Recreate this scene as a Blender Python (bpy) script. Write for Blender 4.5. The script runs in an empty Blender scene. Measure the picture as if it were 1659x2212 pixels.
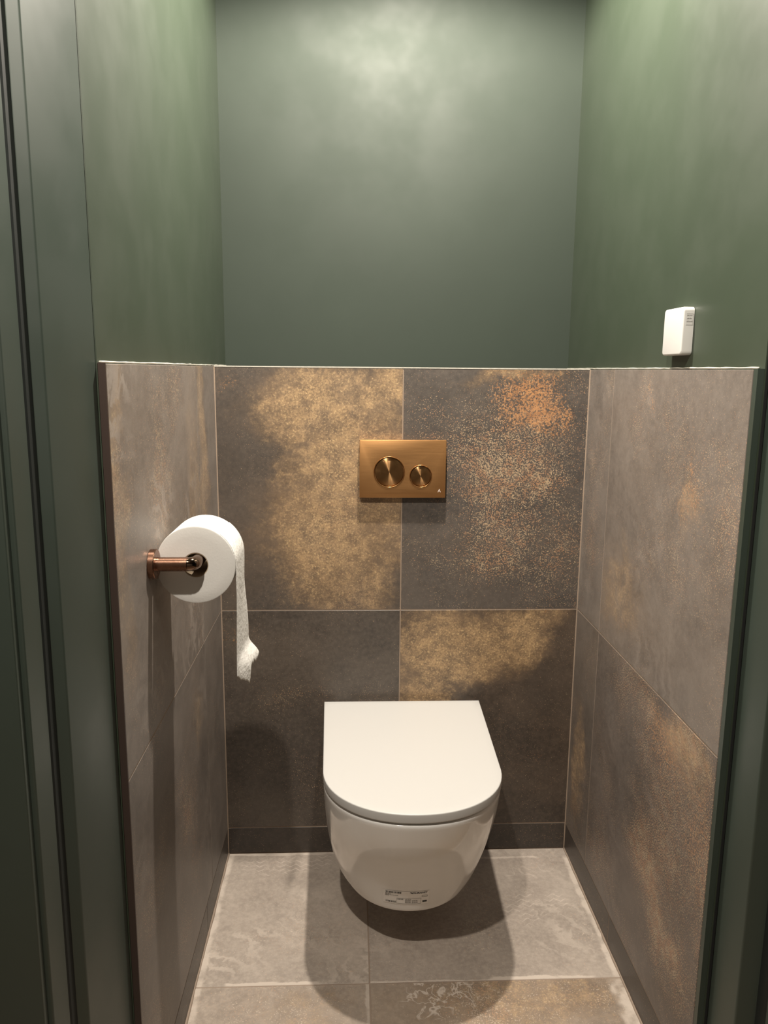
import bpy, bmesh, math, random
from mathutils import Vector, Matrix

random.seed(7)
SC = bpy.context.scene
COL = SC.collection

# ------------------------------------------------------------------ camera
F_PX, IW = 1674.53, 1659.0
CAM = Vector((0.32678, -1.8861, 1.27378))
YAW, PITCH, ROLL = 0.04269, 0.18134, 0.00875
cyw, syw, cp, sp = math.cos(YAW), math.sin(YAW), math.cos(PITCH), math.sin(PITCH)
fwd = Vector((syw * cp, cyw * cp, -sp))
rgt = Vector((cyw, -syw, 0.0))
upv = rgt.cross(fwd)
cr, sr = math.cos(ROLL), math.sin(ROLL)
r2 = rgt * cr + upv * sr
u2 = -rgt * sr + upv * cr
cam_d = bpy.data.cameras.new('camera')
cam_d.sensor_fit = 'HORIZONTAL'
cam_d.sensor_width = 36.0
cam_d.lens = F_PX / IW * 36.0
cam_d.clip_start = 0.02
cam = bpy.data.objects.new('camera', cam_d)
COL.objects.link(cam)
m = Matrix((r2, u2, -fwd)).transposed().to_4x4()
m.translation = CAM
cam.matrix_world = m
SC.camera = cam

# ------------------------------------------------------------------ world, exposure
world = bpy.data.worlds.new('world')
SC.world = world
world.use_nodes = True
world.node_tree.nodes['Background'].inputs[0].default_value = (0.9, 0.85, 0.78, 1)
world.node_tree.nodes['Background'].inputs[1].default_value = 0.004
SC.view_settings.view_transform = 'Standard'
SC.view_settings.look = 'None'
SC.view_settings.gamma = 1.0
SC.view_settings.exposure = 1.0
SC.view_settings.use_curve_mapping = False

# ------------------------------------------------------------------ lamps
CEIL = 2.36
WARM = (1.0, 0.905, 0.785)

def spot(name, loc, energy, size, blend, radius):
    d = bpy.data.lights.new(name, 'SPOT')
    d.energy = energy
    d.color = WARM
    d.spot_size = math.radians(size)
    d.spot_blend = blend
    d.shadow_soft_size = radius
    o = bpy.data.objects.new(name, d)
    o.location = loc
    COL.objects.link(o)
    return o

LAMP_A = (0.456, -0.38, CEIL - 0.035)
LAMP_B = (0.07, -1.56, CEIL - 0.035)
LAMP_C = (-0.60, -1.50, CEIL - 0.035)
spot('ceiling_spot_toilet', LAMP_A, 74, 172, 0.35, 0.022)
spot('ceiling_spot_hall', LAMP_B, 56, 150, 0.5, 0.022)
spot('ceiling_spot_hall_far', LAMP_C, 11, 150, 0.5, 0.022)

# ------------------------------------------------------------------ helpers
def tag(o, label=None, cat=None, group=None, kind=None):
    if label: o['label'] = label
    if cat: o['category'] = cat
    if group: o['group'] = group
    if kind: o['kind'] = kind
    return o

def empty(name, loc=(0, 0, 0)):
    o = bpy.data.objects.new(name, None)
    o.location = loc
    o.empty_display_size = 0.05
    COL.objects.link(o)
    return o

def link(name, me, mat=None, parent=None, smooth=False):
    o = bpy.data.objects.new(name, me)
    COL.objects.link(o)
    if mat: me.materials.append(mat)
    if smooth:
        for p in me.polygons: p.use_smooth = True
    if parent:
        o.parent = parent
        o.matrix_parent_inverse = Matrix.Translation(-parent.location) if parent.type == 'EMPTY' else parent.matrix_basis.inverted()
    return o

def mesh(name, verts, faces):
    me = bpy.data.meshes.new(name)
    me.from_pydata([tuple(v) for v in verts], [], faces)
    me.update()
    return me

def from_bm(name, bm, mat=None, parent=None, smooth=False):
    bmesh.ops.recalc_face_normals(bm, faces=bm.faces[:])
    me = bpy.data.meshes.new(name)
    bm.to_mesh(me); bm.free()
    return link(name, me, mat, parent, smooth)

def autosmooth(o, ang=35):
    me = o.data
    for p in me.polygons: p.use_smooth = True
    me.set_sharp_from_angle(angle=math.radians(ang))

def add_box(bm, x0, x1, y0, y1, z0, z1):
    vs = [bm.verts.new((x, y, z)) for z in (z0, z1) for y in (y0, y1) for x in (x0, x1)]
    for f in ((0, 2, 3, 1), (4, 5, 7, 6), (0, 1, 5, 4), (2, 6, 7, 3), (0, 4, 6, 2), (1, 3, 7, 5)):
        bm.faces.new([vs[i] for i in f])
    return vs

def box(name, x0, x1, y0, y1, z0, z1, mat, parent=None, bevel=0, seg=2):
    bm = bmesh.new()
    add_box(bm, min(x0, x1), max(x0, x1), min(y0, y1), max(y0, y1), min(z0, z1), max(z0, z1))
    if bevel:
        bmesh.ops.bevel(bm, geom=bm.edges[:], offset=bevel, segments=seg, profile=0.5, affect='EDGES')
    o = from_bm(name, bm, mat, parent)
    if bevel: autosmooth(o, 50)
    return o

def prism(name, pts, z0, z1, mat, parent=None, bevel=0.0, angle=35):
    """closed plan outline extruded in z"""
    bm = bmesh.new()
    a = [bm.verts.new((x, y, z0)) for x, y in pts]
    b = [bm.verts.new((x, y, z1)) for x, y in pts]
    n = len(pts)
    vert_edges = []
    for i in range(n):
        f = bm.faces.new((a[i], a[(i + 1) % n], b[(i + 1) % n], b[i]))
    bm.faces.new(a[::-1]); bm.faces.new(b)
    if bevel:
        es = [e for e in bm.edges if abs(e.verts[0].co.z - e.verts[1].co.z) > 0.1]
        bmesh.ops.bevel(bm, geom=es, offset=bevel, segments=3, profile=0.5, affect='EDGES')
    o = from_bm(name, bm, mat, parent)
    autosmooth(o, angle)
    return o

def lathe(bm, prof, axis_m, seg=48, close=False):
    """prof: (r, h) list; rotates round local z, transformed by axis_m"""
    rings = []
    for r, h in prof:
        if r < 1e-7:
            rings.append([bm.verts.new(axis_m @ Vector((0, 0, h)))])
        else:
            rings.append([bm.verts.new(axis_m @ Vector((r * math.cos(2 * math.pi * k / seg), r * math.sin(2 * math.pi * k / seg), h))) for k in range(seg)])
    pairs = list(zip(rings, rings[1:]))
    if close: pairs.append((rings[-1], rings[0]))
    for A, B in pairs:
        for k in range(seg):
            k2 = (k + 1) % seg
            if len(A) == 1 and len(B) == 1: continue
            if len(A) == 1: bm.faces.new((A[0], B[k], B[k2]))
            elif len(B) == 1: bm.faces.new((A[k], B[0], A[k2]))
            else: bm.faces.new((A[k], B[k], B[k2], A[k2]))

def sweep(bm, path, radius, seg=24, cap=True):
    pts = [Vector(p) for p in path]
    rings = []
    up = Vector((0, 0, 1))
    for i, p in enumerate(pts):
        t = (pts[min(i + 1, len(pts) - 1)] - pts[max(i - 1, 0)]).normalized()
        s = t.cross(up).normalized(); u = s.cross(t)
        rad = radius[i] if isinstance(radius, (list, tuple)) else radius
        rings.append([bm.verts.new(p + s * rad * math.cos(2 * math.pi * k / seg) + u * rad * math.sin(2 * math.pi * k / seg)) for k in range(seg)])
    for A, B in zip(rings, rings[1:]):
        for k in range(seg):
            bm.faces.new((A[k], A[(k + 1) % seg], B[(k + 1) % seg], B[k]))
    if cap:
        bm.faces.new(rings[0][::-1]); bm.faces.new(rings[-1])

# ------------------------------------------------------------------ materials
class NT:
    def __init__(self, name):
        self.mat = bpy.data.materials.new(name)
        self.mat.use_nodes = True
        self.t = self.mat.node_tree
        self.b = self.t.nodes['Principled BSDF']
    def n(self, typ, **kw):
        nd = self.t.nodes.new(typ)
        for k, v in kw.items(): setattr(nd, k, v)
        return nd
    def l(self, a, b): self.t.links.new(a, b)
    def put(self, sock, v):
        if hasattr(v, 'is_output') or isinstance(v, bpy.types.NodeSocket): self.l(v, sock)
        else: sock.default_value = v
    def math(self, op, a, b=0.0, c=0.0, clamp=False):
        nd = self.n('ShaderNodeMath', operation=op, use_clamp=clamp)
        self.put(nd.inputs[0], a); self.put(nd.inputs[1], b); self.put(nd.inputs[2], c)
        return nd.outputs[0]
    def vmath(self, op, a, b=(0, 0, 0)):
        nd = self.n('ShaderNodeVectorMath', operation=op)
        self.put(nd.inputs[0], a); self.put(nd.inputs[1], b)
        return nd.outputs[1] if op == 'LENGTH' else nd.outputs[0]
    def noise(self, vec, scale, detail=3, rough=0.55, dist=0.0, color=False):
        nd = self.n('ShaderNodeTexNoise')
        self.put(nd.inputs['Vector'], vec)
        nd.inputs['Scale'].default_value = scale
        nd.inputs['Detail'].default_value = detail
        nd.inputs['Roughness'].default_value = rough
        nd.inputs['Distortion'].default_value = dist
        return nd.outputs['Color'] if color else nd.outputs['Fac']
    def map(self, v, a, b, c=0.0, d=1.0, smooth=True):
        nd = self.n('ShaderNodeMapRange', interpolation_type='SMOOTHSTEP' if smooth else 'LINEAR')
        self.put(nd.inputs[0], v)
        self.put(nd.inputs[1], a); self.put(nd.inputs[2], b); self.put(nd.inputs[3], c); self.put(nd.inputs[4], d)
        return nd.outputs[0]
    def mix(self, f, a, b):
        nd = self.n('ShaderNodeMix', data_type='RGBA')
        self.put(nd.inputs[0], f)
        self.put(nd.inputs[6], a if not isinstance(a, tuple) else (*a, 1)[:4])
        self.put(nd.inputs[7], b if not isinstance(b, tuple) else (*b, 1)[:4])
        return nd.outputs[2]
    def bump(self, h, strength, dist=0.002):
        nd = self.n('ShaderNodeBump')
        nd.inputs['Strength'].default_value = strength
        nd.inputs['Distance'].default_value = dist
        self.l(h, nd.inputs['Height'])
        self.l(nd.outputs[0], self.b.inputs['Normal'])
    def set(self, **kw):
        for k, v in kw.items():
            s = self.b.inputs[k.replace('_', ' ')]
            if isinstance(v, tuple) and len(v) == 3: v = (*v, 1)
            self.put(s, v)

def simple(name, col, rough=0.5, metal=0.0, spec=0.5, bump=None, coat=0.0):
    t = NT(name)
    t.set(Base_Color=col, Roughness=rough, Metallic=metal)
    t.b.inputs['Specular IOR Level'].default_value = spec
    if coat:
        t.b.inputs['Coat Weight'].default_value = coat
        t.b.inputs['Coat Roughness'].default_value = 0.05
    if bump:
        tc = t.n('ShaderNodeTexCoord').outputs['Object']
        t.bump(t.noise(tc, bump[0], 4), bump[1], bump[2])
    return t.mat

def paint_mat(name, col, rough, wav=0.12, spec=0.5):
    t = NT(name)
    tc = t.n('ShaderNodeTexCoord').outputs['Object']
    mp = t.n('ShaderNodeMapping'); t.l(tc, mp.inputs[0]); mp.inputs['Scale'].default_value = (1, 1, 0.45)
    big = t.noise(mp.outputs[0], 3.2, 2, 0.45, 0.5)
    fine = t.noise(tc, 420, 2)
    h = t.math('ADD', t.math('MULTIPLY', big, 6.0), t.math('MULTIPLY', fine, 0.02))
    nicks = t.map(t.noise(tc, 38, 1.0), 0.86, 0.9)
    h = t.math('SUBTRACT', h, t.math('MULTIPLY', nicks, 0.25))
    t.bump(h, wav, 0.004)
    var = t.noise(tc, 5, 3)
    c = t.mix(var, tuple(x * 0.92 for x in col), tuple(x * 1.08 for x in col))
    t.l(c, t.b.inputs['Base Color'])
    t.l(t.map(t.noise(tc, 7, 3), 0.3, 0.7, rough - 0.04, rough + 0.05), t.b.inputs['Roughness'])
    t.b.inputs['Specular IOR Level'].default_value = spec
    return t.mat

def tile_mat(name, seed, blobs=(), dark=(0.030, 0.026, 0.024), mid=(0.066, 0.052, 0.042), haze=0.15,
             speck=0.15, rough=0.42, swirl=0.0, hazeblobs=(), joints=(), speckcol=(0.54, 0.39, 0.24),
             hazecol=(0.36, 0.315, 0.28), zig=(), fleck=400, trowel=()):
    """Oxidised-metal porcelain. blobs: (kind, u, v, ru, rv, strength), kind g gold / c copper / s specks / d dark"""
    t = NT(name)
    tc = t.n('ShaderNodeTexCoord').outputs['Object']
    v = t.vmath('ADD', tc, (seed * 3.17, seed * 1.73, seed * 0.61))
    w1 = t.vmath('SUBTRACT', t.noise(v, 7, 5, 0.6, color=True), (0.5, 0.5, 0.5))
    wl = t.n('ShaderNodeVectorMath', operation='MULTIPLY_ADD')
    t.l(w1, wl.inputs[0]); wl.inputs[1].default_value = (0.20, 0.20, 0.0); t.l(tc, wl.inputs[2])
    warped = wl.outputs[0]
    masks = {'g': None, 'c': None, 's': None, 'd': None, 'h': None}
    for kind, u, vv, ru, rv, st in list(blobs) + [('h',) + tuple(b) for b in hazeblobs]:
        d = t.vmath('MULTIPLY', t.vmath('SUBTRACT', warped, (u, vv, 0)), (1 / ru, 1 / rv, 0))
        mk = t.map(t.vmath('LENGTH', d), 1.35, 0.1, 0.0, st)
        masks[kind] = mk if masks[kind] is None else t.math('MAXIMUM', masks[kind], mk)
    Z = 0.0
    mg, mc, ms, md, mh = (masks[k] if masks[k] is not None else Z for k in 'gcsdh')
    # base clouds
    cloud = t.map(t.noise(v, 4.5, 6, 0.6, 0.3), 0.35, 0.68)
    fine = t.noise(v, 90, 5, 0.7)
    base = t.mix(cloud, dark, mid)
    base = t.mix(t.map(fine, 0.35, 0.7, 0.0, 0.35), base, tuple(min(1, x * 1.9) for x in mid))
    # gold rust field: mottled tan with dark worm tracks
    mott = t.map(t.noise(v, 30, 9, 0.78), 0.30, 0.68)
    tan = t.mix(mott, (0.15, 0.100, 0.060), (0.44, 0.29, 0.148))
    grain = t.noise(v, 210, 4, 0.65)
    tan = t.mix(t.map(grain, 0.54, 0.66, 0.0, 0.8), tan, (0.66, 0.47, 0.24))
    tan = t.mix(t.map(grain, 0.46, 0.36, 0.0, 0.5), tan, (0.085, 0.060, 0.038))
    rid = t.math('ABSOLUTE', t.math('SUBTRACT', t.noise(v, 60, 4, 0.55, 0.5), 0.5))
    crack = t.map(rid, 0.0, 0.016, 1.0, 0.0)
    tan = t.mix(t.math('MULTIPLY', crack, t.map(t.noise(v, 11, 2), 0.45, 0.6, 0.0, 0.75)), tan, (0.07, 0.05, 0.034))
    # copper fields: broken clusters of orange
    cop = t.mix(mott, (0.31, 0.13, 0.046), (0.54, 0.27, 0.105))
    col = base
    if not isinstance(mg, float):
        col = t.mix(t.map(mg, 0.02, 0.55, 0.0, 0.85), col, t.mix(cloud, (0.105, 0.070, 0.043), (0.19, 0.122, 0.068)))
        gn = t.math('SUBTRACT', t.noise(v, 85, 7, 0.85), 0.5)
        gn = t.math('ADD', t.math('MULTIPLY', gn, 1.5), t.math('MULTIPLY', t.math('SUBTRACT', mott, 0.5), 0.30))
        gm = t.map(t.math('ADD', mg, gn), 0.12, 0.95)
        gm = t.math('MULTIPLY', gm, t.map(mg, 0.0, 0.35), clamp=True)
        col = t.mix(gm, col, tan)
    else:
        gm = 0.0
    if not isinstance(mc, float):
        cm = t.map(t.math('ADD', mc, t.math('MULTIPLY', t.math('SUBTRACT', t.noise(v, 200, 5, 0.8, 0.2), 0.5), 3.6)), 0.62, 1.0)
        cm = t.math('MULTIPLY', cm, t.map(mc, 0.0, 0.35), clamp=True)
        col = t.mix(cm, col, cop)
    if not isinstance(md, float):
        col = t.mix(t.math('MULTIPLY', md, 0.85), col, t.mix(fine, dark, tuple(0.5 * (a + b) for a, b in zip(dark, mid))))
    # flecks
    dens = t.math('ADD', t.map(t.noise(v, 6, 3), 0.35, 0.75, 0.0, speck), ms)
    th = t.math('SUBTRACT', 0.685, t.math('MULTIPLY', dens, 0.145))
    fl = t.noise(v, fleck, 3, 0.6)
    fm = t.map(t.math('SUBTRACT', fl, th), 0.0, 0.035)
    fcol = t.mix(t.map(t.noise(v, 55, 2), 0.4, 0.6), speckcol, (0.46, 0.25, 0.13))
    col = t.mix(t.math('MULTIPLY', fm, 0.85), col, fcol)
    # grout haze left on the face
    hz = t.map(t.noise(v, 8, 8, 0.74, 0.3), 0.32, 0.72, 0.0, 1.0)
    hfac = t.math('MULTIPLY', hz, haze * 0.55)
    hfac = t.math('ADD', hfac, haze * 0.55)
    if not isinstance(mh, float):
        hfac = t.math('ADD', hfac, mh)
    if swirl:
        mp = t.n('ShaderNodeMapping'); t.l(warped, mp.inputs[0])
        mp.inputs['Location'].default_value = (0.35, 0.42, 0)
        wv = t.n('ShaderNodeTexWave', wave_type='RINGS', rings_direction='Z')
        t.l(mp.outputs[0], wv.inputs['Vector'])
        wv.inputs['Scale'].default_value = 6.5; wv.inputs['Distortion'].default_value = 7.0
        wv.inputs['Detail'].default_value = 3; wv.inputs['Detail Scale'].default_value = 2.2; wv.inputs['Detail Roughness'].default_value = 0.7
        sw = t.math('MULTIPLY', t.map(wv.outputs['Fac'], 0.45, 1.0), t.map(t.noise(v, 4.2, 2), 0.47, 0.66))
        hfac = t.math('ADD', hfac, t.math('MULTIPLY', sw, swirl))
    sx = t.n('ShaderNodeSeparateXYZ'); t.l(tc, sx.inputs[0])
    wob = t.math('MULTIPLY', t.math('SUBTRACT', t.noise(v, 14, 6, 0.7), 0.5), 0.022)
    for axis, pos, wdt, a0, a1, st in joints:
        c = t.math('ADD', sx.outputs[axis], wob)
        dd = t.math('ABSOLUTE', t.math('SUBTRACT', c, pos))
        jm = t.map(dd, wdt * 0.4, wdt, st, 0.0)
        o = sx.outputs[1 - axis]
        jm = t.math('MULTIPLY', jm, t.math('MULTIPLY', t.map(o, a0, a0 + 0.02), t.map(o, a1 - 0.02, a1, 1.0, 0.0)))
        jm = t.math('MULTIPLY', jm, t.map(t.noise(v, 25, 4), 0.30, 0.6, 0.15, 1.0))
        hfac = t.math('ADD', hfac, jm)
    for u, vv, ru, rv, sc, st in zig:
        # notched-trowel squiggles of dried mortar
        d = t.vmath('MULTIPLY', t.vmath('SUBTRACT', warped, (u, vv, 0)), (1 / ru, 1 / rv, 0))
        mk = t.map(t.vmath('LENGTH', d), 1.1, 0.5, 0.0, st)
        sq = t.math('ABSOLUTE', t.math('SUBTRACT', t.noise(v, sc, 2.5, 0.5, 0.6), 0.5))
        hfac = t.math('ADD', hfac, t.math('MULTIPLY', t.map(sq, 0.0, 0.03, 1.0, 0.0), mk))
    for u, vv, ru, rv, st in trowel:
        # zigzag combs of a notched trowel
        d = t.vmath('MULTIPLY', t.vmath('SUBTRACT', warped, (u, vv, 0)), (1 / ru, 1 / rv, 0))
        mk = t.map(t.vmath('LENGTH', d), 1.1, 0.6, 0.0, st)
        tri = t.math('PINGPONG', sx.outputs[0], 0.0135)
        row = t.math('ADD', t.math('ADD', sx.outputs[1], t.math('MULTIPLY', tri, 0.75)), t.math('MULTIPLY', wob, 0.6))
        pp = t.math('PINGPONG', row, 0.0085)
        hfac = t.math('ADD', hfac, t.math('MULTIPLY', t.map(pp, 0.0058, 0.0085), t.math('MULTIPLY', mk, t.map(t.noise(v, 22, 3), 0.38, 0.6))))
    hfac = t.math('MINIMUM', hfac, 0.92)
    col = t.mix(hfac, col, hazecol)
    t.l(col, t.b.inputs['Base Color'])
    rg = t.math('ADD', rough, t.math('MULTIPLY', t.math('SUBTRACT', fine, 0.5), 0.18))
    rg = t.math('ADD', rg, t.math('MULTIPLY', hfac, 0.14))
    t.l(rg, t.b.inputs['Roughness'])
    t.b.inputs['Specular IOR Level'].default_value = 0.5
    t.bump(t.math('ADD', t.math('MULTIPLY', grain, 0.5), t.math('MULTIPLY', fl, 0.5)), 0.16, 0.0012)
    return t.mat

def brushed(name, col, rough, axis_scale=(1, 1, 1), radial=False):
    t = NT(name)
    tc = t.n('ShaderNodeTexCoord').outputs['Object']
    mp = t.n('ShaderNodeMapping'); t.l(tc, mp.inputs[0]); mp.inputs['Scale'].default_value = axis_scale
    n = t.noise(mp.outputs[0], 900, 3, 0.6)
    t.set(Metallic=1.0)
    t.l(t.mix(n, tuple(x * 0.95 for x in col), tuple(min(1, x * 1.05) for x in col)), t.b.inputs['Base Color'])
    t.l(t.map(n, 0.2, 0.8, rough - 0.03, rough + 0.03), t.b.inputs['Roughness'])
    if radial:
        t.b.inputs['Anisotropic'].default_value = 0.95
        t.b.inputs['Anisotropic Rotation'].default_value = 0.25
        tg = t.n('ShaderNodeTangent', direction_type='RADIAL', axis='Z')
        t.l(tg.outputs[0], t.b.inputs['Tangent'])
    return t.mat

GREEN = (0.032, 0.047, 0.028)
M_wall = paint_mat('green_satin_wall_paint', GREEN, 0.50, 0.10, 0.95)
M_wall_back = paint_mat('back_wall_satin_green', (0.025, 0.037, 0.026), 0.66, 0.08, 0.5)  # rear wall colour set darker and rougher than the side walls' green
M_frame = paint_mat('green_door_frame_paint', (0.032, 0.047, 0.036), 0.46, 0.02, 0.95)
M_ceil = simple('ceiling_white', (0.28, 0.275, 0.26), 0.8)
M_hall = simple('hall_plaster', (0.12, 0.115, 0.105), 0.8)
M_hallfloor = simple('hall_floor_wood', (0.16, 0.11, 0.07), 0.5)
M_grout = simple('beige_grout', (0.29, 0.22, 0.165), 0.9, bump=(300, 0.2, 0.001))
M_groutf = simple('dusty_floor_grout', (0.30, 0.235, 0.185), 0.9, bump=(300, 0.2, 0.001))
M_caulk = simple('pale_caulk', (0.52, 0.50, 0.44), 0.6, bump=(120, 0.5, 0.002))
M_profile = simple('brown_edge_profile', (0.050, 0.034, 0.028), 0.45)
M_gap = simple('dark_joint', (0.006, 0.007, 0.006), 0.9)
M_seal = simple('black_rubber_seal', (0.008, 0.011, 0.010), 0.6)
M_ceramic = simple('white_glazed_ceramic', (0.88, 0.87, 0.85), 0.10, coat=0.3)
M_lid = simple('white_duroplast', (0.57, 0.565, 0.55), 0.40)
M_seatpl = simple('white_seat_plastic', (0.72, 0.71, 0.68), 0.35)
M_paper = simple('white_tissue', (0.74, 0.73, 0.70), 0.95, spec=0.1, bump=(260, 0.25, 0.001))
M_crease = simple('creased_tissue', (0.74, 0.73, 0.70), 0.95, spec=0.1, bump=(110, 0.55, 0.003))
M_card = simple('cardboard_core', (0.42, 0.33, 0.23), 0.9)
M_white = simple('white_plastic', (0.66, 0.655, 0.635), 0.32)
M_sticker = simple('label_paper', (0.93, 0.92, 0.90), 0.35)
M_ink = simple('black_ink', (0.02, 0.02, 0.02), 0.6)
M_inkgrey = simple('grey_ink', (0.22, 0.21, 0.20), 0.6)
M_logo = simple('pale_print', (0.75, 0.66, 0.58), 0.5)
M_bronze_plate = brushed('brushed_copper_plate', (0.60, 0.325, 0.135), 0.43, (0.02, 1, 1))
M_bronze_btn = brushed('spun_copper_button', (0.40, 0.225, 0.10), 0.30, radial=True)
M_bronze_ring = brushed('copper_ring', (0.50, 0.27, 0.11), 0.24)
M_holder = brushed('brushed_rose_bronze', (0.27, 0.152, 0.104), 0.27, (0.1, 0.1, 0.1))
M_holder_pol = simple('polished_bronze', (0.22, 0.145, 0.105), 0.10, 1.0)

def emis(name, s):
    t = NT(name)
    t.set(Base_Color=(0.8, 0.8, 0.8))
    t.b.inputs['Emission Color'].default_value = (*WARM, 1)
    t.b.inputs['Emission Strength'].default_value = s
    return t.mat
M_lens = emis('lamp_lens', 12.0)

# ------------------------------------------------------------------ dimensions
W = 0.905              # clear width between tile faces
HP, Z2, Z3 = 0.0757, 0.6757, 1.2800   # plinth top, mid joint, tile top
YP = 0.238             # painted rear wall behind the cistern ledge
YL, YR = -0.8246, -0.7751             # front ends of left and right tiling
TT = 0.010             # tile thickness
PX = 0.010             # painted wall sits this far behind the tile faces
JW = 0.0028            # joint width

# ------------------------------------------------------------------ setting: shell
floor = box('floor', -1.6, 1.9, -2.9, YP + 0.1, -0.14, -TT - 0.001, M_hallfloor)
tag(floor, 'tiled toilet room floor running out to the hall', 'floor', kind='structure')
ceil_ = box('ceiling', -1.6, 1.9, -2.9, YP + 0.1, CEIL, CEIL + 0.1, M_ceil)
tag(ceil_, 'plain pale ceiling above the toilet room', 'ceiling', kind='structure')
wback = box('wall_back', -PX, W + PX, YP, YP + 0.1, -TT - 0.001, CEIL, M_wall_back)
tag(wback, 'dark green painted rear wall above the cistern ledge', 'wall', kind='structure')
wleft = box('wall_left', -0.11, -PX, -0.8262, YP + 0.1, -TT - 0.001, CEIL, M_wall)
tag(wleft, 'left wall, green paint over brown tiled dado', 'wall', kind='structure')
wright = box('wall_right', W + PX, W + 0.11, -0.787, YP + 0.1, -TT - 0.001, CEIL, M_wall)
tag(wright, 'right wall, green paint over brown tiled dado', 'wall', kind='structure')
wcis = box('wall_cistern', -PX, W + PX, TT + 0.001, YP, -TT - 0.001, Z3 - TT - 0.001, M_grout)
tag(wcis, 'boxed out cistern wall clad with rusty bronze tiles', 'wall', kind='structure')

# ------------------------------------------------------------------ tiles
def tile_mesh(w, h, b=0.0006):
    x, y = w / 2, h / 2
    vs = [(-x, -y, -TT), (x, -y, -TT), (x, y, -TT), (-x, y, -TT),
          (-x, -y, -b), (x, -y, -b), (x, y, -b), (-x, y, -b),
          (-x + b, -y + b, 0), (x - b, -y + b, 0), (x - b, y - b, 0), (-x + b, y - b, 0)]
    fs = [(3, 2, 1, 0), (8, 9, 10, 11)]
    for o in (0, 4):
        for i in range(4):
            j = (i + 1) % 4
            fs.append((o + i, o + j, o + 4 + j, o + 4 + i))
    return mesh('tile', vs, fs)

ROT = {
    'back': Matrix(((1, 0, 0), (0, 0, -1), (0, 1, 0))),
    'left': Matrix(((0, 0, 1), (1, 0, 0), (0, 1, 0))),
    'right': Matrix(((0, 0, -1), (-1, 0, 0), (0, 1, 0))),
    'floor': Matrix(((1, 0, 0), (0, 1, 0), (0, 0, 1))),
}

def tile(parent, side, a0, a1, b0, b1, mat, flat=None):
    """a along local x (world), b along local y (world)"""
    w, h = abs(a1 - a0) - JW, abs(b1 - b0) - JW
    ca, cb = (a0 + a1) / 2, (b0 + b1) / 2
    pos = {'back': (ca, 0, cb), 'left': (0, ca, cb), 'right': (W, ca, cb), 'floor': (ca, cb, 0)}[side]
    if flat is not None: pos = (ca, cb, flat)
    me = tile_mesh(w, h)
    me.materials.append(mat)
    o = bpy.data.objects.new('tile', me)
    COL.objects.link(o)
    mm = ROT[side].to_4x4(); mm.translation = pos
    o.parent = parent
    o.matrix_basis = mm
    return o

XM = W * 0.4985
# -- cistern wall: 2 x 2 tiles + plinth row
mTL = tile_mat('oxide_tile_gold_band', 1.0, [
    ('g', 0.02, 0.215, 0.20, 0.13, 0.85), ('g', 0.085, 0.06, 0.15, 0.19, 0.95), ('g', 0.04, -0.13, 0.16, 0.20, 0.95),
    ('g', 0.11, -0.22, 0.13, 0.12, 0.6), ('g', 0.17, 0.24, 0.10, 0.09, 0.85), ('g', 0.18, 0.02, 0.10, 0.30, 0.62), ('g', -0.10, -0.12, 0.09, 0.17, 0.25),
    ('c', -0.195, 0.275, 0.04, 0.035, 0.5), ('c', -0.165, 0.235, 0.02, 0.02, 0.45),
    ('s', 0.10, -0.10, 0.16, 0.28, 0.35), ('d', -0.19, 0.08, 0.10, 0.22, 0.9), ('d', -0.20, -0.22, 0.09, 0.14, 0.7)],
    dark=(0.036, 0.031, 0.027), mid=(0.094, 0.068, 0.048), haze=0.12, speck=0.45)
mTR = tile_mat('oxide_tile_copper_corner', 2.4, [
    ('c', 0.10, 0.215, 0.15, 0.105, 0.95), ('c', 0.185, 0.19, 0.055, 0.07, 0.8), ('c', 0.06, 0.285, 0.10, 0.04, 0.5),
    ('c', 0.08, 0.08, 0.13, 0.08, 0.42), ('c', 0.06, -0.10, 0.13, 0.12, 0.34), ('c', 0.16, -0.19, 0.07, 0.12, 0.40),
    ('s', 0.08, 0.10, 0.20, 0.20, 1.0), ('s', 0.05, -0.07, 0.22, 0.18, 1.0), ('s', 0.15, -0.18, 0.13, 0.18, 0.85), ('s', -0.05, 0.12, 0.2, 0.2, 0.5),
    ('g', 0.04, 0.285, 0.14, 0.03, 0.5), ('d', -0.17, 0.17, 0.08, 0.12, 0.9)],
    dark=(0.033, 0.031, 0.030), mid=(0.075, 0.062, 0.052), haze=0.12, speck=0.60)
mBL = tile_mat('oxide_tile_dark_brown', 3.7, [
    ('c', -0.06, 0.085, 0.13, 0.05, 0.32), ('c', -0.17, 0.25, 0.05, 0.035, 0.42), ('c', 0.05, -0.19, 0.08, 0.12, 0.25),
    ('s', -0.04, 0.08, 0.15, 0.07, 0.35), ('s', 0.13, 0.02, 0.13, 0.10, 0.22), ('s', 0.0, -0.2, 0.12, 0.13, 0.3)],
    dark=(0.031, 0.025, 0.021), mid=(0.074, 0.059, 0.046), haze=0.09, speck=0.40)
mBR = tile_mat('oxide_tile_gold_top', 5.2, [
    ('g', -0.10, 0.20, 0.17, 0.13, 1.0), ('g', 0.06, 0.225, 0.13, 0.10, 0.95), ('g', 0.15, 0.27, 0.08, 0.06, 0.6),
    ('g', -0.16, 0.09, 0.12, 0.10, 0.7), ('c', 0.13, 0.285, 0.03, 0.03, 0.5), ('c', 0.14, -0.10, 0.04, 0.03, 0.35),
    ('s', 0.10, 0.0, 0.14, 0.25, 0.2), ('d', 0.17, 0.08, 0.06, 0.08, 0.6)],
    dark=(0.034, 0.026, 0.020), mid=(0.078, 0.056, 0.040), haze=0.07, speck=0.35)
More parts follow.
